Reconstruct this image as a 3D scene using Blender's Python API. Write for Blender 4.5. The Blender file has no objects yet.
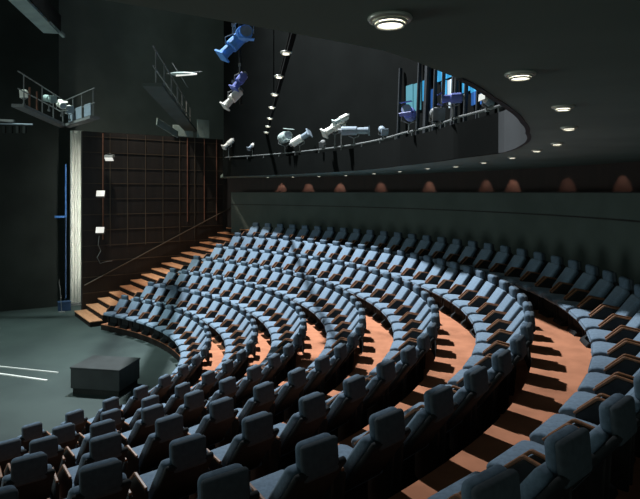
import bpy, bmesh, math, random
from mathutils import Vector, Matrix
random.seed(4)
PI = math.pi
scene = bpy.context.scene
col = scene.collection

# ------------------------------------------------------------------ materials
def mat(name, c, rough=.8, var=.15, scale=6.0, spec=.2, metal=0.0, c2=None, bump=0.0, sheen=0.0):
    m = bpy.data.materials.new(name); m.use_nodes = True
    nt = m.node_tree; b = nt.nodes['Principled BSDF']
    tc = nt.nodes.new('ShaderNodeTexCoord'); n = nt.nodes.new('ShaderNodeTexNoise')
    n.inputs['Scale'].default_value = scale; n.inputs['Detail'].default_value = 6
    nt.links.new(tc.outputs['Object'], n.inputs['Vector'])
    r = nt.nodes.new('ShaderNodeValToRGB')
    d = c2 or tuple(x * (1 - var) for x in c)
    e = c if c2 else tuple(min(1, x * (1 + var)) for x in c)
    r.color_ramp.elements[0].position = .35; r.color_ramp.elements[1].position = .65
    r.color_ramp.elements[0].color = (*d, 1); r.color_ramp.elements[1].color = (*e, 1)
    nt.links.new(n.outputs['Fac'], r.inputs['Fac']); nt.links.new(r.outputs['Color'], b.inputs['Base Color'])
    b.inputs['Roughness'].default_value = rough; b.inputs['Metallic'].default_value = metal
    b.inputs['Specular IOR Level'].default_value = spec
    if sheen: b.inputs['Sheen Weight'].default_value = sheen
    if bump:
        bp = nt.nodes.new('ShaderNodeBump'); bp.inputs['Strength'].default_value = bump
        nt.links.new(n.outputs['Fac'], bp.inputs['Height']); nt.links.new(bp.outputs['Normal'], b.inputs['Normal'])
    return m

def wood(name, a, b_, rough=.45, scale=(1, 14, 1)):
    m = bpy.data.materials.new(name); m.use_nodes = True
    nt = m.node_tree; b = nt.nodes['Principled BSDF']
    tc = nt.nodes.new('ShaderNodeTexCoord'); mp = nt.nodes.new('ShaderNodeMapping')
    mp.inputs['Scale'].default_value = scale
    n = nt.nodes.new('ShaderNodeTexNoise'); n.inputs['Scale'].default_value = 3; n.inputs['Detail'].default_value = 8
    r = nt.nodes.new('ShaderNodeValToRGB')
    r.color_ramp.elements[0].color = (*a, 1); r.color_ramp.elements[1].color = (*b_, 1)
    r.color_ramp.elements[0].position = .3; r.color_ramp.elements[1].position = .7
    nt.links.new(tc.outputs['Object'], mp.inputs['Vector']); nt.links.new(mp.outputs['Vector'], n.inputs['Vector'])
    nt.links.new(n.outputs['Fac'], r.inputs['Fac']); nt.links.new(r.outputs['Color'], b.inputs['Base Color'])
    b.inputs['Roughness'].default_value = rough
    return m

def glow(name, c, s):
    m = bpy.data.materials.new(name); m.use_nodes = True
    b = m.node_tree.nodes['Principled BSDF']
    b.inputs['Base Color'].default_value = (*[x * .5 for x in c], 1)
    b.inputs['Emission Color'].default_value = (*c, 1); b.inputs['Emission Strength'].default_value = s
    return m

M = {
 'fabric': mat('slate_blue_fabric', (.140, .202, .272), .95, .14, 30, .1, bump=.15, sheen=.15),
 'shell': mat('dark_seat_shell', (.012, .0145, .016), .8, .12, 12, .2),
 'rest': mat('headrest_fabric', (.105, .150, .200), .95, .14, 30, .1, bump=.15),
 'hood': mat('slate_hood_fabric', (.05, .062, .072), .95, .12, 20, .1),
 'arm': mat('dark_arm_panel', (.022, .022, .022), .7, .2, 9, .25),
 'armwood': wood('arm_wood', (.17, .072, .033), (.27, .118, .052)),
 'carpet': mat('terracotta_carpet', (.40, .172, .098), .97, .12, 3.5, .05, bump=.2),
 'riser': mat('dark_riser', (.018, .016, .015), .9, .2, 4, .1),
 'stage': mat('stage_floor_paint', (.046, .066, .063), .62, .3, .7, .25, c2=(.031, .046, .045)),
 'block': mat('black_block_paint', (.028, .034, .035), .6, .15, 3, .3),
 'black': mat('matt_black_paint', (.022, .025, .024), .9, .2, 1.2, .1),
 'dim': mat('charcoal_wall_paint', (.092, .112, .103), .95, .1, .8, .05),
 'ceiling': mat('black_ceiling_paint', (.20, .235, .22), .95, .15, .6, .05),
 'soffit': mat('black_soffit_paint', (.22, .285, .258), .95, .1, .8, .05),
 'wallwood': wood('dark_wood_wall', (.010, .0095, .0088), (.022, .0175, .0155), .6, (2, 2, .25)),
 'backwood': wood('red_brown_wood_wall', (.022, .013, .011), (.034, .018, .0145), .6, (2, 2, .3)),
 'gridmetal': mat('dull_brass_rail', (.085, .065, .048), .6, .3, .5, .3),
 'redpipe': mat('rust_painted_pipe', (.15, .068, .045), .6, .2, 5, .3),
 'stepwood': wood('step_wood', (.50, .22, .11), (.66, .33, .18), .55, (6, 1, 1)),
 'white': mat('white_column_paint', (.78, .80, .74), .6, .06, 2, .3),
 'farwall': mat('far_wall_paint', (.17, .20, .185), .95, .1, .8, .05),
 'stageblack': mat('stage_black_drape', (.019, .023, .0215), .95, .2, .6, .05),
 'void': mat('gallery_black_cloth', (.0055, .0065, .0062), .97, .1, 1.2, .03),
 'grey': mat('lit_fascia_tone', (.055, .06, .065), .7, .08, 1.5, .2),  # lighter tone stands in for light on one stretch of the fascia
 'teal': mat('teal_grey_paint', (.24, .32, .31), .7, .15, 2, .2),
 'steel': mat('painted_steel', (.16, .17, .17), .5, .15, 6, .4),
 'lampwhite': mat('off_white_lantern_enamel', (.72, .72, .66), .4, .06, 8, .5),
 'lampteal': mat('pale_teal_lantern_enamel', (.42, .52, .50), .45, .06, 8, .4),
 'lampgrey': mat('slate_lantern_enamel', (.20, .25, .30), .45, .1, 8, .4),
 'lampblue': mat('blue_lantern_enamel', (.10, .30, .72), .45, .08, 8, .4),
 'lampviolet': mat('violet_blue_lantern_enamel', (.12, .16, .48), .5, .08, 8, .4),
 'chrome': mat('bright_louvre_metal', (.66, .68, .60), .35, .04, 4, .5, metal=.3),
 'bluebox': mat('blue_painted_wood', (.022, .05, .11), .7, .1, 4, .2),
 'mullion': mat('dark_mullion', (.03, .035, .04), .7, .1, 5, .2),
 'strip': mat('white_floor_batten', (.85, .85, .82), .5, .03, 4, .3),
 'g_lamp': glow('warm_lamp_glow', (1, .93, .78), 3.2),
 'g_flood': glow('floodlight_glow', (1, 1, .93), .75),
 'g_sky': glow('sky_blue_lit_pane', (.05, .38, .72), .85),
 'g_teal': glow('teal_lit_pane', (.07, .24, .30), .75),
 'g_blue': glow('deep_blue_lit_pane', (.03, .13, .42), .75),
 'g_white': glow('white_lit_pane', (.72, .88, 1), .75),
 'g_slot': glow('blue_doorway_light', (.03, .13, .36), .5),
}

# ------------------------------------------------------------------ object helpers
def link(name, bm, m, parent=None, smooth=False):
    me = bpy.data.meshes.new(name); bm.normal_update(); bm.to_mesh(me); bm.free()
    if smooth:
        for p in me.polygons: p.use_smooth = True
    o = bpy.data.objects.new(name, me); col.objects.link(o)
    if m: me.materials.append(m)
    if parent: o.parent = parent
    return o
def tag(o, label, cat, group=None):
    o['label'] = label; o['category'] = cat
    if group: o['group'] = group
    return o
def thing(name, label, cat, loc=(0, 0, 0), rz=0, group=None, rot=None):
    o = bpy.data.objects.new(name, None); o.empty_display_size = .1; col.objects.link(o)
    o.location = loc; o.rotation_euler = rot or (0, 0, rz)
    return tag(o, label, cat, group)
def struct(name, bm, m, smooth=False):
    o = link(name, bm, m, None, smooth); o['kind'] = 'structure'; return o
def box(bm, c, s, R=None):
    g = bmesh.ops.create_cube(bm, size=1)
    T = Matrix.Translation(c) @ (R.to_4x4() if R else Matrix()) @ Matrix.Diagonal((*s, 1))
    bmesh.ops.transform(bm, matrix=T, verts=g['verts']); return g['verts']
def bar(bm, a, b, r, n=8, r2=None):
    a, b = Vector(a), Vector(b); d = b - a
    g = bmesh.ops.create_cone(bm, cap_ends=True, segments=n, radius1=r, radius2=r if r2 is None else r2, depth=d.length)
    T = Matrix.Translation((a + b) / 2) @ Vector((0, 0, 1)).rotation_difference(d.normalized()).to_matrix().to_4x4()
    bmesh.ops.transform(bm, matrix=T, verts=g['verts'])
def tube(bm, pts, r, n=8):
    pts = [Vector(p) for p in pts]; rings = []
    for i, p in enumerate(pts):
        d = (pts[min(i + 1, len(pts) - 1)] - pts[max(i - 1, 0)]).normalized()
        q = Vector((0, 0, 1)).rotation_difference(d)
        rings.append([bm.verts.new(p + q @ Vector((r * math.cos(2 * PI * j / n), r * math.sin(2 * PI * j / n), 0))) for j in range(n)])
    for a, b in zip(rings, rings[1:]):
        for j in range(n): bm.faces.new((a[j], a[(j + 1) % n], b[(j + 1) % n], b[j]))
    bm.faces.new(rings[0][::-1]); bm.faces.new(rings[-1])
def bev(bm, w, seg=2):
    bmesh.ops.bevel(bm, geom=[e for e in bm.edges if e.calc_face_angle(0) > .6], offset=w, segments=seg, profile=.5, affect='EDGES')
def prism(bm, prof, x0, x1):
    """closed y-z outline carried from x0 to x1"""
    a = [bm.verts.new((x0, y, z)) for y, z in prof]; b = [bm.verts.new((x1, y, z)) for y, z in prof]
    n = len(prof)
    bm.faces.new(a); bm.faces.new(b[::-1])
    for i in range(n): bm.faces.new((a[i], b[i], b[(i + 1) % n], a[(i + 1) % n]))
    bmesh.ops.recalc_face_normals(bm, faces=bm.faces)
def ring(bm, R, r, z=0, n=28, k=6):
    rows = []
    for i in range(n):
        a = 2 * PI * i / n
        rows.append([bm.verts.new(((R + r * math.cos(2 * PI * j / k)) * math.cos(a), (R + r * math.cos(2 * PI * j / k)) * math.sin(a), z + r * math.sin(2 * PI * j / k))) for j in range(k)])
    for i in range(n):
        for j in range(k):
            bm.faces.new((rows[i][j], rows[(i + 1) % n][j], rows[(i + 1) % n][(j + 1) % k], rows[i][(j + 1) % k]))
    bmesh.ops.recalc_face_normals(bm, faces=bm.faces)
def NB(): return bmesh.new()

# ------------------------------------------------------------------ seating plan: parallel curved rows round a thrust stage
# eye level is z = 0; the rows are offset curves described by a support function of the outward-normal angle
RR = [8.568, 9.617, 10.592, 11.624, 12.683, 13.723, 14.792]        # row radii at the seat fronts
HH = [4.193, 3.785, 3.344, 2.922, 2.526, 2.132, 1.768]        # cushion height below the eye
CX, CY = -12.8797, 13.2897
E0, E1 = (1.4283, -0.9024), (0.09809, -0.22145)
D0 = (0.07456, -0.10217)
SEATH = .43
FLOOR = [-h - SEATH for h in HH]
STAGE = FLOOR[0] - .20
REAR = -1.80
def coef(k): return E0[0] + E1[0] * (k - 3), E0[1] + E1[1] * (k - 3), CX + D0[0] * (k - 3), CY + D0[1] * (k - 3)
def cpt(k, a, d=0.0):
    ec, es, cx, cy = coef(k)
    s = RR[k] + d + ec * math.cos(2 * a) + es * math.sin(2 * a); t = -2 * ec * math.sin(2 * a) + 2 * es * math.cos(2 * a)
    c, n = math.cos(a), math.sin(a)
    return cx + s * c - t * n, cy + s * n + t * c
def rho(k, a, d=0.0):
    ec, es, _, _ = coef(k)
    return RR[k] + d - 3 * ec * math.cos(2 * a) - 3 * es * math.sin(2 * a)
ENDA = [math.radians(a) for a in (57.258, 55.592, 54.691, 53.682, 53.052, 52.952, 52.9)]
NEARA = [math.radians(a) for a in (-42.343, -48.284, -49.25, -53.131, -53.475, -53.518, -52.311)]
PITCH = .65

def arc_angles(k):
    """seat angles from the stair end round to the far side, evenly pitched"""
    L, n = 0, 800
    for i in range(n):
        a = NEARA[k] + (ENDA[k] - NEARA[k]) * (i + .5) / n
        L += rho(k, a, .3) * (ENDA[k] - NEARA[k]) / n
    p = L / round(L / PITCH)
    out = [ENDA[k]]; a = ENDA[k]
    while a > math.radians(-100):
        am = a - .5 * p / rho(k, a, .3); a -= p / rho(k, am, .3); out.append(a)
    return out, p

def band(bm, inner, outer, z0, z1, angs):
    """solid curved slab between two plan curves"""
    q = []
    for a in angs:
        i, o = inner(a), outer(a)
        q.append([bm.verts.new((*i, z0)), bm.verts.new((*o, z0)), bm.verts.new((*o, z1)), bm.verts.new((*i, z1))])
    for A, B in zip(q, q[1:]):
        for j in range(4): bm.faces.new((A[j], A[(j + 1) % 4], B[(j + 1) % 4], B[j]))
    bm.faces.new(q[0][::-1]); bm.faces.new(q[-1])
    bmesh.ops.recalc_face_normals(bm, faces=bm.faces)
def arange(a, b, n): return [math.radians(a + (b - a) * i / n) for i in range(n + 1)]

# ------------------------------------------------------------------ floors and tiers
bm = NB(); box(bm, (-4, 12, STAGE - .15), (44, 52, .3)); struct('floor', bm, M['stage'])
def tin(k): return (lambda a: cpt(0, a, .10)) if k == 0 else (lambda a: cpt(k - 1, a, .70))
for k in range(7):
    endk = math.degrees(ENDA[k]) + math.degrees(.52 / rho(k, ENDA[k], .3))
    angs = arange(-98, endk, 110)
    bm = NB(); band(bm, tin(k), lambda a: cpt(k, a, .74) if k < 6 else cpt(6, a, 1.0), STAGE + .002, FLOOR[k] - .02, angs)
    struct('floor_tier', bm, M['riser'])
    bm = NB(); band(bm, tin(k), lambda a: cpt(k, a, .695) if k < 6 else cpt(6, a, .985), FLOOR[k] - .02, FLOOR[k], angs)
    struct('floor_carpet', bm, M['carpet'])
bm = NB(); band(bm, lambda a: cpt(6, a, .99), lambda a: cpt(6, a, 3.6), STAGE + .002, REAR, arange(-98, 57, 110)); struct('floor_rear', bm, M['riser'])

# ------------------------------------------------------------------ theatre seat
def seat_profile():
    # cushion outline in y-z (front at y = 0, outward = back)
    return [(.0, .36), (-.035, .385), (-.04, .42), (-.015, .452), (.06, .468), (.25, .455), (.44, .43), (.46, .38), (.40, .345), (.12, .33)]
def make_seat():
    root = thing('theatre_seat', 'seat', 'seat')
    bm = NB(); prism(bm, seat_profile(), -.245, .245); bev(bm, .022, 2); link('cushion', bm, M['fabric'], root, True)
    # reclined back pad
    R = Matrix.Rotation(math.radians(-36), 3, 'X')
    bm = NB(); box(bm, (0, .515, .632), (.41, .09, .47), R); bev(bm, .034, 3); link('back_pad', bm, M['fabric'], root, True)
    bm = NB(); box(bm, (0, .578, .600), (.42, .05, .55), R); bev(bm, .02, 2); sh = link('back_shell', bm, M['shell'], root, True)
    # headrest: rounded hood standing on the back
    R2 = Matrix.Rotation(math.radians(5), 3, 'X')
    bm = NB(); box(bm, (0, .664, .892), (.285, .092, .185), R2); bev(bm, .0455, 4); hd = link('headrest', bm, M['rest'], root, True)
    bm = NB(); box(bm, (0, .716, .868), (.295, .060, .225), R2); bev(bm, .028, 3)
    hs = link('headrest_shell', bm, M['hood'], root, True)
    prof = [(.50, .0), (.53, .58), (.31, .625), (.13, .475), (.13, .43), (.18, .40), (.20, .0)]
    cap = [(.515, .584), (.515, .606), (.295, .645), (.275, .638), (.110, .484), (.125, .470), (.290, .618), (.305, .622)]
    for s in (-1, 1):
        x = s * .272
        bm = NB(); prism(bm, prof, x - .016, x + .016); bev(bm, .006, 1); a = link('armrest', bm, M['arm'], root)
        bm = NB(); prism(bm, cap, x - .013, x + .013); bev(bm, .005, 1); c = link('arm_cap', bm, M['armwood'], a)
        c['label'] = 'orange-brown wooden arm cap'
    bm = NB(); prism(bm, [(.10, 0), (.46, 0), (.44, .05), (.34, .10), (.34, .36), (.20, .36), (.20, .10), (.12, .05)], -.19, .19); bev(bm, .01, 1); link('pedestal', bm, M['shell'], root)
    return root
def copy_tree(o):
    c = o.copy(); col.objects.link(c)
    for ch in o.children:
        d = ch.copy(); col.objects.link(d); d.parent = c
        for g in ch.children:
            e = g.copy(); col.objects.link(e); e.parent = d
    return c
ORD = ['first', 'second', 'third', 'fourth', 'fifth', 'sixth', 'seventh', 'eighth', 'ninth', 'tenth', 'eleventh', 'twelfth', 'thirteenth', 'fourteenth',
       'fifteenth', 'sixteenth', 'seventeenth', 'eighteenth', 'nineteenth', 'twentieth', 'twenty-first', 'twenty-second', 'twenty-third', 'twenty-fourth',
       'twenty-fifth', 'twenty-sixth', 'twenty-seventh', 'twenty-eighth', 'twenty-ninth', 'thirtieth', 'thirty-first', 'thirty-second', 'thirty-third',
       'thirty-fourth', 'thirty-fifth', 'thirty-sixth', 'thirty-seventh', 'thirty-eighth', 'thirty-ninth', 'fortieth', 'forty-first', 'forty-second', 'forty-third',
       'forty-fourth', 'forty-fifth', 'forty-sixth', 'forty-seventh', 'forty-eighth', 'forty-ninth', 'fiftieth', 'fifty-first', 'fifty-second']
ROWN = ['front', 'second', 'third', 'middle', 'fifth', 'sixth', 'rear']
proto = make_seat(); used = False; NSEAT = 0
F = 559.6
for k in range(7):
    angs, p = arc_angles(k)
    for i, a in enumerate(angs):
        x, y = cpt(k, a)
        hx, hy = cpt(k, a, .55); hz = FLOOR[k] + .95
        if hy < .75: continue
        vx = 320 + F * hx / hy; vy = 192 - F * hz / hy
        if not (-45 < vx < 690 and vy < 545): continue
        # how the seat shows from the house: facing normal against the sight line
        c = (math.cos(a) * hx + math.sin(a) * hy) / math.hypot(hx, hy)
        view = 'seen from the front' if c > .55 else ('seen from the side' if c > -.25 else 'seen from behind')
        lab = 'slate blue theatre seat %s, %s from the stairs in the %s row' % (view, ORD[i], ROWN[k])
        if i == 0: lab = 'slate blue theatre seat %s, end of the %s row beside the stairs' % (view, ROWN[k])
        if used: o = copy_tree(proto)
        else: o = proto; used = True
        o.location = (x, y, FLOOR[k]); o.rotation_euler = (0, 0, a - PI / 2)
        tag(o, lab, 'seat', 'curved rows of theatre seats'); NSEAT += 1
print('SEATS', NSEAT)

# ------------------------------------------------------------------ left wall, stairs, handrail
W0 = Vector((-9.1, 22.2, 0)); U = Vector((.806, .592, 0)); V = Vector((.592, -.806, 0))   # along the wall, towards the seats
WR = math.atan2(U.y, U.x)
def wp(s, t, z): q = W0 + U * s + V * t; return (q.x, q.y, z)
WR3 = Matrix.Rotation(WR, 3, 'Z')
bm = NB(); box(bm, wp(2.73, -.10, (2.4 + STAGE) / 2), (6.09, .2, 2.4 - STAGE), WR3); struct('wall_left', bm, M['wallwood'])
bm = NB()
for j in range(11):
    z = 2.2 - j * .62
    box(bm, wp(2.73, .012, z), (6.06, .024, .028), WR3)
struct('trim_1', bm, M['gridmetal'])
bm = NB()
for s in (.75, 1.45, 2.2, 2.95, 3.7, 4.4): bar(bm, wp(s, .02, -2.2), wp(s, .02, 2.38), .016)
struct('trim_2', bm, M['gridmetal'])
bm = NB()
for s in (4.05, 4.85, 5.45): bar(bm, wp(s, .03, -1.3), wp(s, .03, 2.38), .024)
struct('trim_3', bm, M['redpipe'])
st = thing('staircase', 'straight wooden stair flight climbing beside the dark gridded wall', 'stairs', wp(-.6, 1.2, STAGE), WR)
NST = 16; run = .435; rise = .2
for i in range(NST):
    bm = NB(); x0 = i * run; top = rise * (i + 1)
    box(bm, (x0 + run / 2 + .0, 0, top / 2 - .02), (run, 2.3, top - .04)); b = link('step', bm, M['riser'], st)
    bm = NB(); box(bm, (x0 + run / 2 - .012, 0, top - .02), (run + .02, 2.3, .04)); bev(bm, .008, 1); link('tread', bm, M['stepwood'], b)
hr = thing('handrail', 'long slim sloping handrail fixed along the dark gridded wall', 'handrail', wp(-.2, 0, -3.6))
bm = NB(); o0 = Vector(wp(-.2, 0, -3.6)); bar(bm, Vector(wp(-.25, .1, -3.67)) - o0, Vector(wp(6.25, .1, -.66)) - o0, .026); link('rail', bm, M['gridmetal'], hr)
for j in range(6):
    s = .2 + j * 1.05; z = -3.67 + (s + .25) * 2.71 / 5.87
    bm = NB(); bar(bm, Vector(wp(s, .0, z - .07)) - o0, Vector(wp(s, .1, z - .015)) - o0, .012); link('bracket', bm, M['gridmetal'], hr)

# pipe with floodlights on the left wall
bm = NB(); bar(bm, wp(.45, .10, -1.9), wp(.45, .10, 2.35), .03)
for z in (-1.7, 0, 2.2): bar(bm, wp(.45, 0, z), wp(.45, .10, z), .018)
tag(link('lamp_pipe', bm, M['redpipe']), 'rust coloured vertical pipe carrying floodlights on the dark wall', 'pipe')
def flood(s, z, tilt, label, sz=.34):
    t = thing('floodlight', label, 'floodlight', wp(s, .34, z), 0, 'square floodlights on the wall pipe')
    t.rotation_euler = (math.radians(tilt), 0, WR - PI / 2 + math.radians(62))
    bm = NB(); box(bm, (0, 0, 0), (sz, .12, sz * .8)); bev(bm, .02, 1); link('housing', bm, M['steel'], t)
    bm = NB(); box(bm, (0, -.064, 0), (sz * .9, .012, sz * .7)); link('lamp_face', bm, M['g_flood'], t)
    bm = NB(); tube(bm, [(-sz * .52, 0, 0), (-sz * .52, .13, 0), (0, .19, 0), (sz * .52, .13, 0), (sz * .52, 0, 0)], .012); link('yoke', bm, M['steel'], t)
flood(.30, -.08, -24, 'white square floodlight on the rusty wall pipe, middle of three')
flood(.28, -1.52, -24, 'white square floodlight on the rusty wall pipe, lowest of three')
flood(.62, 1.36, 62, 'white floodlight tipped nearly edge-on, topmost on the rusty wall pipe')
bm = NB(); q = lambda s, z: wp(s, .12, z)
tube(bm, [q(.30, -1.75), q(.26, -2.1), q(.36, -2.35), q(.22, -2.6), q(.34, -2.85), q(.5, -2.8), q(.8, -2.78)], .016)
tag(link('cable', bm, M['steel']), 'loose grey cable hanging under the lowest floodlight', 'cable')

# ------------------------------------------------------------------ pale fluted column, stage back wall and doorway light
cl = thing('fluted_column', 'tall pale fluted column at the back edge of the stage', 'column', (-10.36, 23.85, STAGE), math.radians(24))
CHT = 2.62 - STAGE
bm = NB(); box(bm, (0, .12, CHT / 2), (.52, .16, CHT)); link('core', bm, M['white'], cl)
for i, (x, r) in enumerate(((-.19, .075), (-.06, .07), (.06, .06), (.165, .05))):
    bm = NB(); bar(bm, (x, .03, .03), (x, .03, CHT - .02 - .12 * (i % 2)), r, 12); link('flute', bm, M['white'], cl, True)
bm = NB(); box(bm, (0, .06, .06), (.56, .3, .12)); bev(bm, .01, 1); link('plinth', bm, M['steel'], cl)
def wall_seg(name, a, b, z0, z1, th, m):
    a, b = Vector((*a, 0)), Vector((*b, 0)); d = b - a
    bm = NB(); box(bm, ((a.x + b.x) / 2, (a.y + b.y) / 2, (z0 + z1) / 2), (d.length, th, z1 - z0), Matrix.Rotation(math.atan2(d.y, d.x), 3, 'Z'))
    return struct(name, bm, m)
TOP = 16.4
wall_seg('wall_stage', (-26, 15.2), (-11.1, 23.75), STAGE, TOP, .3, M['stageblack'])
wall_seg('wall_far', (-14.0, 24.6), (-3.0, 32.0), STAGE, TOP, .3, M['farwall'])
wall_seg('wall_back', (-3.0, 31.0), (16, 31.0), STAGE, TOP, .3, M['black'])
wall_seg('wall_right', (14, 31.0), (14, -4), STAGE, TOP, .3, M['black'])
dl = thing('doorway_light', 'thin blue lit edges of a doorway left of the pale column', 'light', (-10.63, 23.40, 0), math.radians(30))
bm = NB(); box(bm, (0, 0, .05), (.05, .05, 2.2)); link('upright_glow', bm, M['g_slot'], dl)
bm = NB(); box(bm, (-.22, -.01, -1.03), (.40, .05, .09)); link('sill_glow', bm, M['g_slot'], dl)
bm = NB(); box(bm, (0, 0, -2.75), (.05, .05, 3.4)); link('lower_edge', bm, M['bluebox'], dl)
bb = thing('crate', 'small blue crate on the stage at the foot of the pale column', 'crate', (-10.42, 22.8, STAGE), math.radians(30))
bm = NB(); box(bm, (0, 0, .17), (.46, .36, .34)); bev(bm, .012, 1); link('body', bm, M['bluebox'], bb)
bm = NB(); box(bm, (0, 0, .355), (.48, .38, .03)); link('lid', bm, M['bluebox'], bb)
sd = thing('microphone_stand', 'thin dark stand with a bent top beside the blue crate', 'stand', (-10.35, 22.42, STAGE))
bm = NB(); bar(bm, (0, 0, .02), (-.06, 0, .95), .014); link('pole', bm, M['steel'], sd)
bm = NB(); bar(bm, (-.06, 0, .95), (-.12, .02, 1.2), .012); bar(bm, (-.12, .02, 1.2), (-.08, 0, 1.32), .012); link('boom', bm, M['steel'], sd)
bm = NB(); bar(bm, (0, 0, 0), (0, 0, .03), .13, 14); link('base', bm, M['steel'], sd)

# ------------------------------------------------------------------ stage block and floor battens
bk = thing('stage_block', 'low black rectangular block standing on the stage floor', 'block', (-5.25, 13.73, STAGE), math.radians(-10))
bm = NB(); box(bm, (0, 0, .37), (1.27, .97, .47)); bev(bm, .008, 1); link('body', bm, M['block'], bk)
bm = NB(); box(bm, (0, 0, .625), (1.30, 1.0, .04)); bev(bm, .008, 1); link('top_board', bm, M['block'], bk)
bm = NB(); box(bm, (0, 0, .07), (1.19, .90, .14)); link('plinth', bm, M['black'], bk)
for (a, b, w, lab) in (((-10.6, 15.93), (-6.97, 14.90), .026, 'thin white batten lying on the stage floor, farther of the two'),
                       ((-10.2, 15.41), (-6.96, 14.28), .05, 'bright white batten lying on the stage floor, nearer of the two')):
    bm = NB(); d = Vector(b) - Vector(a)
    box(bm, ((a[0] + b[0]) / 2, (a[1] + b[1]) / 2, STAGE + .014), (d.length, w, .028), Matrix.Rotation(math.atan2(d.y, d.x), 3, 'Z'))
    tag(link('batten', bm, M['strip']), lab, 'batten', 'white battens on the stage floor')

# ------------------------------------------------------------------ low gallery over the rear rows
def rim_d(a):
    t = math.degrees(a)
    tab = [(-98, .34), (-57, .34), (-53.4, .34), (-51.35, .22), (-49.2, .12), (-46.4, -.05), (-43, -.21), (-37.5, -.43), (-30.4, -.63), (-17.6, -.80), (-7.3, -.88), (4, -1.3), (20, -1.3), (52, .1), (64, .3)]
    for (a0, d0), (a1, d1) in zip(tab, tab[1:]):
        if a0 <= t <= a1: return d0 + (d1 - d0) * (t - a0) / (a1 - a0)
    return -1.3
SK = math.radians(45)
sk = lambda a: a if a < SK else SK + (a - SK) * .6
rim = lambda a, e=0.0: cpt(6, sk(a), rim_d(sk(a)) + e)
SOF = .63
bm = NB(); band(bm, rim, lambda a: cpt(6, a, 3.6), SOF, SOF + .12, arange(-96, 64, 140)); struct('ceiling_gallery', bm, M['soffit'])
bm = NB(); band(bm, lambda a: rim(a, -.02), lambda a: rim(a, .025), SOF - .005, 1.28, arange(-50, -6, 60)); struct('trim_4', bm, M['grey'], False)  # same fascia, coloured paler to put the light on it into the material
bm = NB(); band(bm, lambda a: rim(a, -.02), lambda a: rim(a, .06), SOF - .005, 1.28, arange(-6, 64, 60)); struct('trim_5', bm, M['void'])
bm = NB(); band(bm, lambda a: cpt(6, sk(a), .2), lambda a: cpt(6, sk(a), .35), SOF + .12, TOP, arange(-40, 64, 90)); struct('wall_gallery', bm, M['void'])
# rail on the gallery front
rl = thing('gallery_rail', 'thin curved lantern rail running along the gallery front', 'rail', (0, 0, 0))
bm = NB(); tube(bm, [(*rim(a, .05), 1.40) for a in arange(-6, 64, 60)], .022); link('rail', bm, M['steel'], rl)
for j in range(16):
    a = math.radians(-5 + j * 4.5); bm = NB(); bar(bm, (*rim(a, .05), 1.27), (*rim(a, .05), 1.40), .014); link('post', bm, M['steel'], rl)
bm = NB(); tube(bm, [(*rim(a, .02), 1.12) for a in arange(-4, 62, 60)], .012); link('lower_rail', bm, M['steel'], rl)

# parapet and wood wall behind the rear row
bm = NB(); band(bm, lambda a: cpt(6, a, 2.05), lambda a: cpt(6, a, 2.15), REAR, -.02, arange(-14, 59.5, 70)); struct('wall_parapet', bm, M['dim'])
bm = NB(); band(bm, lambda a: cpt(6, a, 2.02), lambda a: cpt(6, a, 2.18), -.02, .004, arange(-14, 59.5, 70)); struct('trim_6', bm, M['wallwood'])
bm = NB(); band(bm, lambda a: cpt(6, a, 2.025), lambda a: cpt(6, a, 2.05), -.56, -.53, arange(-14, 59.5, 70)); struct('trim_7', bm, M['wallwood'])
bm = NB(); band(bm, lambda a: cpt(6, a, 2.75), lambda a: cpt(6, a, 2.9), REAR, SOF, arange(-20, 62, 70)); struct('wall_rear', bm, M['backwood'])

# ------------------------------------------------------------------ recessed downlights
def lights_proto(scale, bright=True):
    t = thing('downlight', 'x', 'ceiling light')
    bm = NB(); ring(bm, .070 * scale, .011 * scale, -.006); link('outer_ring', bm, M['chrome'], t, True)
    bm = NB(); ring(bm, .058 * scale, .006 * scale, -.018 * scale); link('louvre_ring', bm, M['chrome'], t, True)
    bm = NB(); ring(bm, .050 * scale, .005 * scale, -.030 * scale); link('louvre_ring', bm, M['chrome'], t, True)
    bm = NB(); bar(bm, (0, 0, -.027 * scale), (0, 0, -.001), .044 * scale, 24); link('lamp', bm, M['g_lamp'], t)
    bm = NB()
    for a in (0, PI / 2):
        c, s = math.cos(a), math.sin(a); bar(bm, (.062 * c * scale, .062 * s * scale, -.018 * scale), (-.062 * c * scale, -.062 * s * scale, -.018 * scale), .003 * scale, 6)
    link('spider', bm, M['steel'], t)
    return t
pd = None
ringlab = ['tiny gallery downlight, farthest left above the arch of glowing wood', 'tiny gallery downlight, second from the left in the curved line', 'tiny gallery downlight, third from the left in the curved line',
 'tiny gallery downlight, fourth from the left in the curved line', 'small gallery downlight, fifth from the left in the curved line', 'small gallery downlight, sixth from the left in the curved line', 'small gallery downlight, seventh from the left in the curved line', 'small gallery downlight, eighth from the left in the curved line',
 'small gallery downlight, left of the lower tip of the grey fascia', 'small gallery downlight, just under the lower tip of the grey fascia', 'gallery downlight, first right of the grey fascia, lowest', 'gallery downlight, second up to the right of the grey fascia', 'gallery downlight, rightmost of the curved line',
 'gallery downlight, highest of the right-hand group below the big round one', 'large round louvred downlight right of the blue windows', 'largest round louvred downlight at the top of the picture']
RINGW = [(-2.18, 23.47), (-1.10, 22.74), (-.04, 22.03), (.96, 20.73), (1.79, 18.55), (2.40, 16.79), (2.83, 14.69), (3.29, 13.56), (3.44, 11.75), (3.46, 10.07), (3.25, 8.39), (3.05, 7.2), (2.41, 5.42), (1.78, 4.10), (1.06, 2.963), (.252, 2.016)]
for i, (x, y) in enumerate(RINGW):
    if pd is None: pd = lights_proto(1.0); o = pd
    else: o = copy_tree(pd)
    o.location = (x, y, SOF); o.rotation_euler = (0, 0, .5 + i * .3); tag(o, ringlab[i], 'ceiling light', 'downlights along the gallery soffit')
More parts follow.
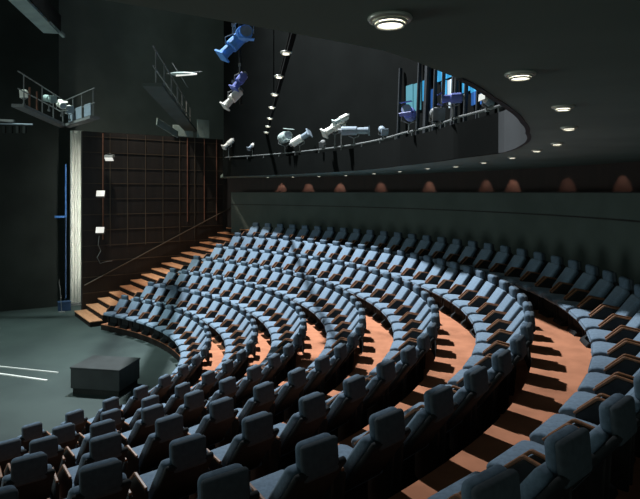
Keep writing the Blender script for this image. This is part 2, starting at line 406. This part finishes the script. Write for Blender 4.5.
# ceiling beam with its own straight line of downlights
BZ = 2.15
bmz = thing('ceiling_beam', 'long dark slim ceiling bar carrying a straight line of downlights', 'beam', (-1.2, 14.5, BZ + .05), math.atan2(14.2, -1.75))
bm = NB(); box(bm, (0, 0, 0), (19.5, .07, .10)); link('web', bm, M['void'], bmz)
bm = NB(); box(bm, (0, 0, .06), (19.5, .09, .02)); link('flange', bm, M['void'], bmz)
bm = NB()
for x in (-8, 0, 8): bar(bm, (x, 0, .06), (x, 0, TOP - BZ - .05), .015)
link('hanger', bm, M['void'], bmz)
B2 = [(-.523, 8.60), (-.76, 10.37), (-.99, 12.28), (-1.215, 14.16), (-1.453, 16.26), (-1.693, 18.23), (-1.916, 20.05)]
p2 = None
for i, (x, y) in enumerate(B2):
    if p2 is None: p2 = lights_proto(1.15); o = p2
    else: o = copy_tree(p2)
    o.location = (x, y, BZ); tag(o, 'small oval downlight under the slim ceiling bar, %s' % ('nearest and highest' if i == 0 else ('farthest and lowest' if i == 6 else ORD[i] + ' from the top of the line')), 'ceiling light', 'downlights along the ceiling beam')
# main ceiling
bm = NB(); box(bm, (-4, 12, TOP + .15), (44, 52, .3)); struct('ceiling', bm, M['ceiling'])

# ------------------------------------------------------------------ blue lit control windows behind the gallery rail
def pane_mesh(a0, a1, z0, z1, d, th, lean=0.0, topcut=0.0):
    bm = NB(); rows = []
    A0, A1 = math.radians(a0), math.radians(a1)
    for j in range(5):
        a = A0 + (A1 - A0) * j / 4; zt = z1 - topcut * j / 4
        rows.append([bm.verts.new((*cpt(6, a, d), z0)), bm.verts.new((*cpt(6, a, d + th), z0)), bm.verts.new((*cpt(6, a, d + th + lean), zt)), bm.verts.new((*cpt(6, a, d + lean), zt))])
    for A, B in zip(rows, rows[1:]):
        for j in range(4): bm.faces.new((A[j], A[(j + 1) % 4], B[(j + 1) % 4], B[j]))
    bm.faces.new(rows[0][::-1]); bm.faces.new(rows[-1]); bmesh.ops.recalc_face_normals(bm, faces=bm.faces)
    return bm
PX = lambda x: 24.32 - (x - 402) * (.1909 + .000504 * (x - 402))           # plan angle of a window edge along the gallery
def YD(x): return 14.69 - (x - 402) * .0462
bm = pane_mesh(PX(402), PX(492), 1.30, 3.4, -.62, .06); wn = struct('window_1', bm, M['void'])
panes = [(407, 413.5, 111, 86, 'g_teal', 0), (414.5, 421, 111, 84, 'g_teal', 0), (423, 428, 101, 81, 'g_sky', 0), (431, 434, 112, 90, 'g_blue', 0), (437, 452, 80, 66, 'g_sky', 0), (441, 445.5, 96, 82, 'g_sky', 0), (447, 455.5, 97, 80, 'g_white', 0), (448, 453, 108, 101, 'g_white', 0), (461, 468, 93, 78, 'g_sky', 0), (469.5, 482, 92, 80, 'g_sky', 0), (470, 474, 106, 93, 'g_blue', 0), (475, 480, 106, 93, 'g_blue', 0)]
for x0, x1, yb, yt, mm, cut in panes:
    Y = YD((x0 + x1) / 2)
    o = link('pane', pane_mesh(PX(x0), PX(x1), (192 - yb) / F * Y, (192 - yt) / F * Y, -.66, .03, topcut=cut), M[mm], wn)
for i, x in enumerate((403, 422, 429, 431, 438, 446, 457, 459, 469, 482)):
    Y = YD(x); bm = NB(); a = math.radians(PX(x)); bar(bm, (*cpt(6, a, -.78), 1.3), (*cpt(6, a, -.70), 3.2), .07 if i in (3, 6) else .045, 8); link('mullion', bm, M['mullion'], wn)

# ------------------------------------------------------------------ stage lanterns
def lantern(loc, aim, L, r, mats, label, group=None, name='spotlight', style='profile', clamp_up=False, hang=.35, cat='spotlight'):
    """body points from loc along aim; yoke and clamp stand or hang at the middle"""
    t = thing(name, label, cat, loc, 0, group)
    d = Vector(aim).normalized(); q = Vector((0, -1, 0)).rotation_difference(d).to_matrix()
    def put(nm, bm, m, par=None, sm=False):
        bmesh.ops.transform(bm, matrix=q.to_4x4(), verts=bm.verts); return link(nm, bm, m, par or t, sm)
    bm = NB(); bar(bm, (0, L * .38, 0), (0, -L * .10, 0), r, 14); bev(bm, r * .2, 2); put('body', bm, mats[0])
    bm = NB(); bar(bm, (0, -L * .08, 0), (0, -L * .44, 0), r * .72, 14, r * .8); put('lens_tube', bm, mats[1])
    if style == 'profile':
        bm = NB(); box(bm, (0, -L * .46, 0), (r * 2.0, L * .05, r * 2.0)); put('colour_frame', bm, mats[1])
    else:
        for s in (-1, 1):
            bm = NB(); box(bm, (0, -L * .52, s * r * 1.05), (r * 1.9, L * .22, .014), Matrix.Rotation(s * .35, 3, 'X')); put('barn_door', bm, mats[1])
    bm = NB(); bar(bm, (0, -L * .445, 0), (0, -L * .435, 0), r * .7, 14); put('lens', bm, M['lampgrey'])
    for zc in (-.2, 0, .2):
        pass
    bm = NB(); bar(bm, (0, L * .38, 0), (0, L * .48, 0), r * .55, 10); put('back_cap', bm, M['steel'])
    s = 1 if clamp_up else -1
    bm = NB(); tube(bm, [(-r * 1.15, 0, 0), (-r * 1.15, 0, s * r * 1.2), (0, 0, s * r * 1.7), (r * 1.15, 0, s * r * 1.2), (r * 1.15, 0, 0)], .014); link('yoke', bm, M['steel'], t)
    bm = NB(); bar(bm, (0, 0, s * r * 1.7), (0, 0, s * hang), .018); box(bm, (0, 0, s * hang), (.06, .08, .07)); link('clamp', bm, M['steel'], t)
    return t
W_, T_, G_, B_, V_ = M['lampwhite'], M['lampteal'], M['lampgrey'], M['lampblue'], M['lampviolet']
GR = 'spotlights standing on the gallery rail'
lantern((-3.62, 22.2, 1.93), (-.75, -.6, -.75), .62, .10, (W_, W_), 'small white spotlight at the far left end of the gallery rail', GR, hang=0.53)
lantern((-2.62, 21.70, 1.80), (-.7, -.6, -.7), .50, .08, (W_, G_), 'smallest whitish spotlight, second from the left on the gallery rail', GR, hang=0.40)
lantern((-1.26, 20.14, 1.98), (.5, -1, .15), .68, .20, (T_, T_), 'pale teal stubby spotlight on the gallery rail', GR, hang=0.58, style='fresnel')
lantern((-.70, 19.41, 1.84), (.85, -.35, .5), .88, .135, (W_, G_), 'white spotlight with slate square front, tilted up right on the gallery rail', GR, hang=0.44)
lantern((.47, 17.57, 2.04), (-.85, -.3, -.55), .92, .14, (W_, W_), 'brightest white spotlight angled down left on the gallery rail', GR, hang=0.64)
lantern((.66, 17.24, 2.24), (-.8, -.3, -.45), .60, .10, (W_, T_), 'white spotlight peeping from behind and above the brightest one', GR, hang=0.84)
lantern((1.00, 16.55, 1.81), (1, -.12, .0), .98, .13, (G_, G_), 'long slate blue spotlight lying level on the gallery rail', GR, hang=0.41)
lantern((1.65, 14.7, 1.62), (.2, -1, -.4), .4, .09, (G_, G_), 'dark unlit spotlight on the gallery rail right of the slate one', GR, hang=0.22)
lantern((.08, 18.2, 1.58), (-.2, -1, -.4), .36, .09, (M['steel'], M['steel']), 'black spotlight low on the gallery rail between two white ones', GR, hang=0.18)
GB = 'blue lit lanterns by the control windows'
lantern((2.07, 13.02, 1.84), (-.45, -.8, .35), .46, .15, (V_, V_), 'violet blue lantern on the rail at the left end of the blue windows', GB, style='fresnel', hang=0.44)
lantern((2.55, 10.75, 1.80), (-1, .15, -.05), .46, .10, (V_, V_), 'violet blue lantern in front of the white window pane', GB, style='fresnel', hang=0.40)
lantern((2.42, 11.6, 1.62), (.1, -1, -.2), .34, .13, (M['steel'], M['steel']), 'round dark lantern on the rail below the white window pane', GB, hang=0.22)
lantern((2.84, 9.5, 1.55), (-.8, -.5, .4), .30, .07, (G_, W_), 'small shiny lantern at the top corner of the grey fascia', GB, hang=0.15)
# lanterns hung from a vertical boom high at the centre left
boom = NB(); bar(boom, (-1.98, 14.0, 2.2), (-2.02, 14.0, 5.2), .035); bar(boom, (-2.02, 14.0, 5.2), (-2.02, 14.0, TOP), .03)
tag(link('lantern_boom', boom, M['black']), 'dark vertical boom carrying the blue lanterns', 'pipe')
GH = 'lanterns hung on the dark vertical boom'
lantern((-2.15, 13.8, 3.62), (-.62, -.25, -.72), .86, .165, (B_, B_), 'bright blue lantern on the boom, pointing down left', GH, clamp_up=True, hang=.5)
lantern((-1.86, 13.75, 3.90), (.35, -1, .0), .50, .20, (B_, B_), 'bright blue lantern on the boom, square front facing the seats', GH, style='fresnel', clamp_up=True, hang=.45)
lantern((-1.98, 13.8, 2.74), (-.5, -.3, -.8), .55, .11, (V_, V_), 'dim blue lantern on the boom above the white one', GH, clamp_up=True, hang=.4)
lantern((-2.14, 13.8, 2.32), (-.62, -.25, -.72), .66, .115, (W_, W_), 'white lantern lowest on the boom, pointing down left', GH, clamp_up=True, hang=.4)

# ------------------------------------------------------------------ catwalks and bridges up left
def catwalk(name, label, pts, z, w, mdeck, mrail, posts, kick=None):
    t = thing(name, label, 'catwalk', (*pts[0], z)); o0 = Vector((*pts[0], z))
    bm = NB()
    for a, b in zip(pts, pts[1:]):
        a3, b3 = Vector((*a, z)) - o0, Vector((*b, z)) - o0; d = b3 - a3
        box(bm, (a3 + b3) / 2, (d.length + .02, w, .09), Matrix.Rotation(math.atan2(d.y, d.x), 3, 'Z'))
    link('deck', bm, mdeck, t)
    for h in (.5, 1.0):
        bm = NB()
        for a, b in zip(pts, pts[1:]): bar(bm, Vector((*a, z + h)) - o0, Vector((*b, z + h)) - o0, .018)
        link('guard_rail', bm, mrail, t)
    for (x, y) in posts:
        bm = NB(); bar(bm, Vector((x, y, z)) - o0, Vector((x, y, z + 1.02)) - o0, .02); link('post', bm, mrail, t)
    return t, o0
def lerp(a, b, t): return (a[0] + (b[0] - a[0]) * t, a[1] + (b[1] - a[1]) * t)
P0, P1, P2 = (-8.8, 16.3), (-9.85, 21.6), (-7.6, 18.9)
ca, o0 = catwalk('catwalk', 'corner catwalk with thin rails above the pale column', [P0, P1, P2], 2.52, .34, M['steel'], M['steel'], [lerp(P0, P1, t) for t in (.1, .45, .7, .95)] + [lerp(P1, P2, t) for t in (.3, .6, .95)])
for i, t in enumerate((.20, .34)):
    q = lerp(P0, P1, t); bm = NB(); bar(bm, Vector((q[0], q[1], 2.5)) - o0, Vector((q[0], q[1], 3.25)) - o0, .03); link('red_post', bm, M['redpipe'], ca)['label'] = 'rust red post'
bm = NB(); d = Vector((P2[0] - P1[0], P2[1] - P1[1], 0))
for t in (.25, .5, .78):
    q = lerp(P1, P2, t); box(bm, Vector((q[0], q[1], 2.86)) - o0, (d.length * .2, .03, .42), Matrix.Rotation(math.atan2(d.y, d.x), 3, 'Z'))
link('side_panel', bm, M['lampgrey'], ca)
GC = 'lanterns on the corner catwalk'
lantern((-9.15, 17.3, 3.05), (.4, -1, -.3), .34, .11, (W_, W_), 'small white lantern at the left end of the corner catwalk', GC, hang=.35)
lantern((-9.35, 19.3, 3.22), (.9, -.6, -.2), .62, .12, (M['teal'], M['teal']), 'teal lantern in the middle of the corner catwalk', GC, hang=.4)
lantern((-9.38, 20.3, 3.18), (.8, -.9, -.5), .50, .15, (W_, W_), 'white lantern, brightest on the corner catwalk', GC, hang=.4, style='fresnel')
lantern((-9.22, 20.6, 3.06), (.6, -1, -.3), .40, .13, (W_, G_), 'white lantern at the right beside the brightest one on the catwalk', GC, hang=.4)
Q0, Q1 = (-4.25, 14.2), (-5.75, 25.0)
cb, o1 = catwalk('catwalk', 'long straight catwalk running down to the teal panels', [Q0, Q1], 2.72, .5, M['dim'], M['steel'], [lerp(Q0, Q1, t) for t in (.05, .2, .35, .5, .65, .8, .95)])
cb.name = 'catwalk'
def panel(label, a, b, z0, z1, m):
    a, b = Vector((*a, 0)), Vector((*b, 0)); d = b - a; bm = NB()
    box(bm, ((a.x + b.x) / 2, (a.y + b.y) / 2, (z0 + z1) / 2), (d.length, .06, z1 - z0), Matrix.Rotation(math.atan2(d.y, d.x), 3, 'Z')); bev(bm, .01, 1)
    return tag(link('panel', bm, m), label, 'panel', 'teal panels above the gridded wall')
panel('tall teal panel standing on the right end of the gridded wall', (-5.45, 24.80), (-4.98, 25.14), 2.42, 3.22, M['teal'])
panel('low teal panel left of the taller one above the gridded wall', (-6.35, 24.15), (-5.60, 24.70), 2.42, 2.90, M['teal'])
# slanting pale kick-board under the long catwalk
bm = NB(); a = Vector((-6.30, 21.6, 2.72)); b = Vector((-5.95, 23.4, 2.40)); d = b - a
box(bm, (a + b) / 2, (d.length, .05, .28), d.to_track_quat('X', 'Z').to_matrix()); bev(bm, .01, 1)
tag(link('board', bm, M['teal']), 'slanting pale teal board under the end of the long catwalk', 'board')
# girder bridge top left
gd = thing('bridge_girder', 'heavy teal grey bridge girder crossing the top left corner', 'girder', (-7.9, 14.4, 5.0))
a = Vector((-7.55, 13.2, 5.0)); b = Vector((-8.35, 17.4, 5.0)); d = b - a
bm = NB(); box(bm, (a + b) / 2 - Vector((-7.9, 14.4, 5.0)), (d.length, .46, .14), Matrix.Rotation(math.atan2(d.y, d.x), 3, 'Z')); link('deck', bm, M['teal'], gd)
bm = NB(); box(bm, (a + b) / 2 - Vector((-7.9, 14.4, 5.0)) + Vector((.25, .05, .25)), (d.length, .05, .5), Matrix.Rotation(math.atan2(d.y, d.x), 3, 'Z')); link('web', bm, M['black'], gd)
bm = NB()
for t in (.15, .85):
    p_ = a + d * t - Vector((-7.9, 14.4, 5.0)); bar(bm, p_ + Vector((0, 0, .05)), (p_.x, p_.y, TOP - 5.0), .025)
link('hanger', bm, M['black'], gd)
for t in (.82, .95, 1.08):
    bm = NB(); box(bm, a + d * t - Vector((-7.9, 14.4, 5.0)) + Vector((.22, 0, .02)), (.55, .10, .10), Matrix.Rotation(math.atan2(d.y, d.x), 3, 'Z')); link('bracket', bm, M['teal'], gd)
# hanging lamp batten with diagonal hanger
hb = thing('lamp_batten', 'pale flat lamp batten hanging with a thin diagonal hanger', 'lamp', (-4.9, 20.0, 4.22))
bm = NB(); g = bmesh.ops.create_uvsphere(bm, u_segments=16, v_segments=8, radius=1); bmesh.ops.transform(bm, matrix=Matrix.Diagonal((.50, .16, .07, 1)), verts=g['verts']); link('shade', bm, M['lampteal'], hb, True)
bm = NB(); bar(bm, (-.22, -.1, -.08), (.52, -.1, -.02), .03); link('tube', bm, M['g_flood'], hb)
bm = NB(); bar(bm, (-.42, .12, .42), (.15, .12, -.45), .014); bar(bm, (-.6, .1, .02), (.65, .1, .10), .012); link('hanger', bm, M['steel'], hb)
# far left batten over the stage
fb = thing('lamp_batten', 'grey lamp batten high over the stage at the left edge', 'lamp', (-11.6, 20.6, 2.6))
bm = NB(); bar(bm, (-1.0, 0, -.06), (.95, .15, -.10), .03); link('pipe', bm, M['lampgrey'], fb)
bm = NB(); box(bm, (-.35, 0, .05), (1.4, .12, .08), Matrix.Rotation(.05, 3, 'Y')); link('trough', bm, M['steel'], fb)
for j in range(7):
    bm = NB(); box(bm, (-.8 + j * .25, .05, -.30), (.10, .10, .26)); link('lamp_can', bm, M['black'], fb)

# ------------------------------------------------------------------ light
def spot(name, loc, tgt, power, color, size, blend, radius):
    l = bpy.data.lights.new(name, 'SPOT'); l.energy = power; l.color = color; l.spot_size = math.radians(size); l.spot_blend = blend; l.shadow_soft_size = radius
    o = bpy.data.objects.new(name, l); col.objects.link(o); o.location = loc
    o.rotation_euler = (Vector(tgt) - Vector(loc)).to_track_quat('-Z', 'Y').to_euler(); return o
def area(name, loc, tgt, power, color, size):
    l = bpy.data.lights.new(name, 'AREA'); l.energy = power; l.color = color; l.size = size
    o = bpy.data.objects.new(name, l); col.objects.link(o); o.location = loc
    o.rotation_euler = (Vector(tgt) - Vector(loc)).to_track_quat('-Z', 'Y').to_euler(); return o
spot('stage_key', (-4.6, 18.6, 16.0), (1.2, 14.8, -2.5), 45000, (.93, .97, 1.0), 69, 1.0, .28)
spot('stage_wash', (-12.5, 19.5, 11.5), (-7.8, 18.2, STAGE), 10800, (.82, 1.0, .95), 52, 1.0, .35)
la = area('column_fill', (*wp(.08, -.60, -1.2)[:2], -1.2), (-10.4, 23.7, -1.2), 62, (1, .98, .88), .12); la.data.shape = 'RECTANGLE'; la.data.size_y = 6.4  # added strip light hidden behind the wall to brighten the column
area('stage_side_fill', (-17, 9, -2.5), (0, 12, .5), 480, (.85, 1.0, .96), 5.0)  # added unseen area fill, standing in for light bounced off the stage
spot('stair_fill', (-8.0, 20.6, 9.0), (-5.3, 23.9, -2.3), 3000, (1, .86, .70), 44, .7, .15)  # added unseen warm spot that brightens the stair treads
w = bpy.data.worlds.new('world'); scene.world = w; w.use_nodes = True
w.node_tree.nodes['Background'].inputs['Color'].default_value = (.80, 1.0, .93, 1); w.node_tree.nodes['Background'].inputs['Strength'].default_value = .27

# wall-washers behind the parapet: small warm lamps under the soffit that pool light on the wood
for i, (ang, pw) in enumerate(((54.0, 4.5), (50.3, 5), (46, 6), (40.5, 3.5), (34, 4), (26.5, 2), (23, 3.5), (16, 1.2), (9, 1.5), (2, 1.5))):
    a = math.radians(ang); p = cpt(6, a, 2.45); q = cpt(6, a, 2.75)
    spot('wall_washer', (*p, .60), (*q, -.15), pw * 9, (1, .62, .45), 62, .5, .02)

# ------------------------------------------------------------------ camera
cam = bpy.data.cameras.new('camera'); co = bpy.data.objects.new('camera', cam); col.objects.link(co)
co.location = (0, 0, 0); co.rotation_euler = (PI / 2, 0, 0)
cam.sensor_width = 36; cam.sensor_fit = 'HORIZONTAL'; cam.lens = 36 * F / 640
cam.shift_y = -57.5 / 640; cam.clip_end = 200; cam.clip_start = .05
scene.camera = co
vs = scene.view_settings; vs.view_transform = 'Standard'; vs.look = 'None'; vs.gamma = 1; vs.exposure = 0; vs.use_curve_mapping = False
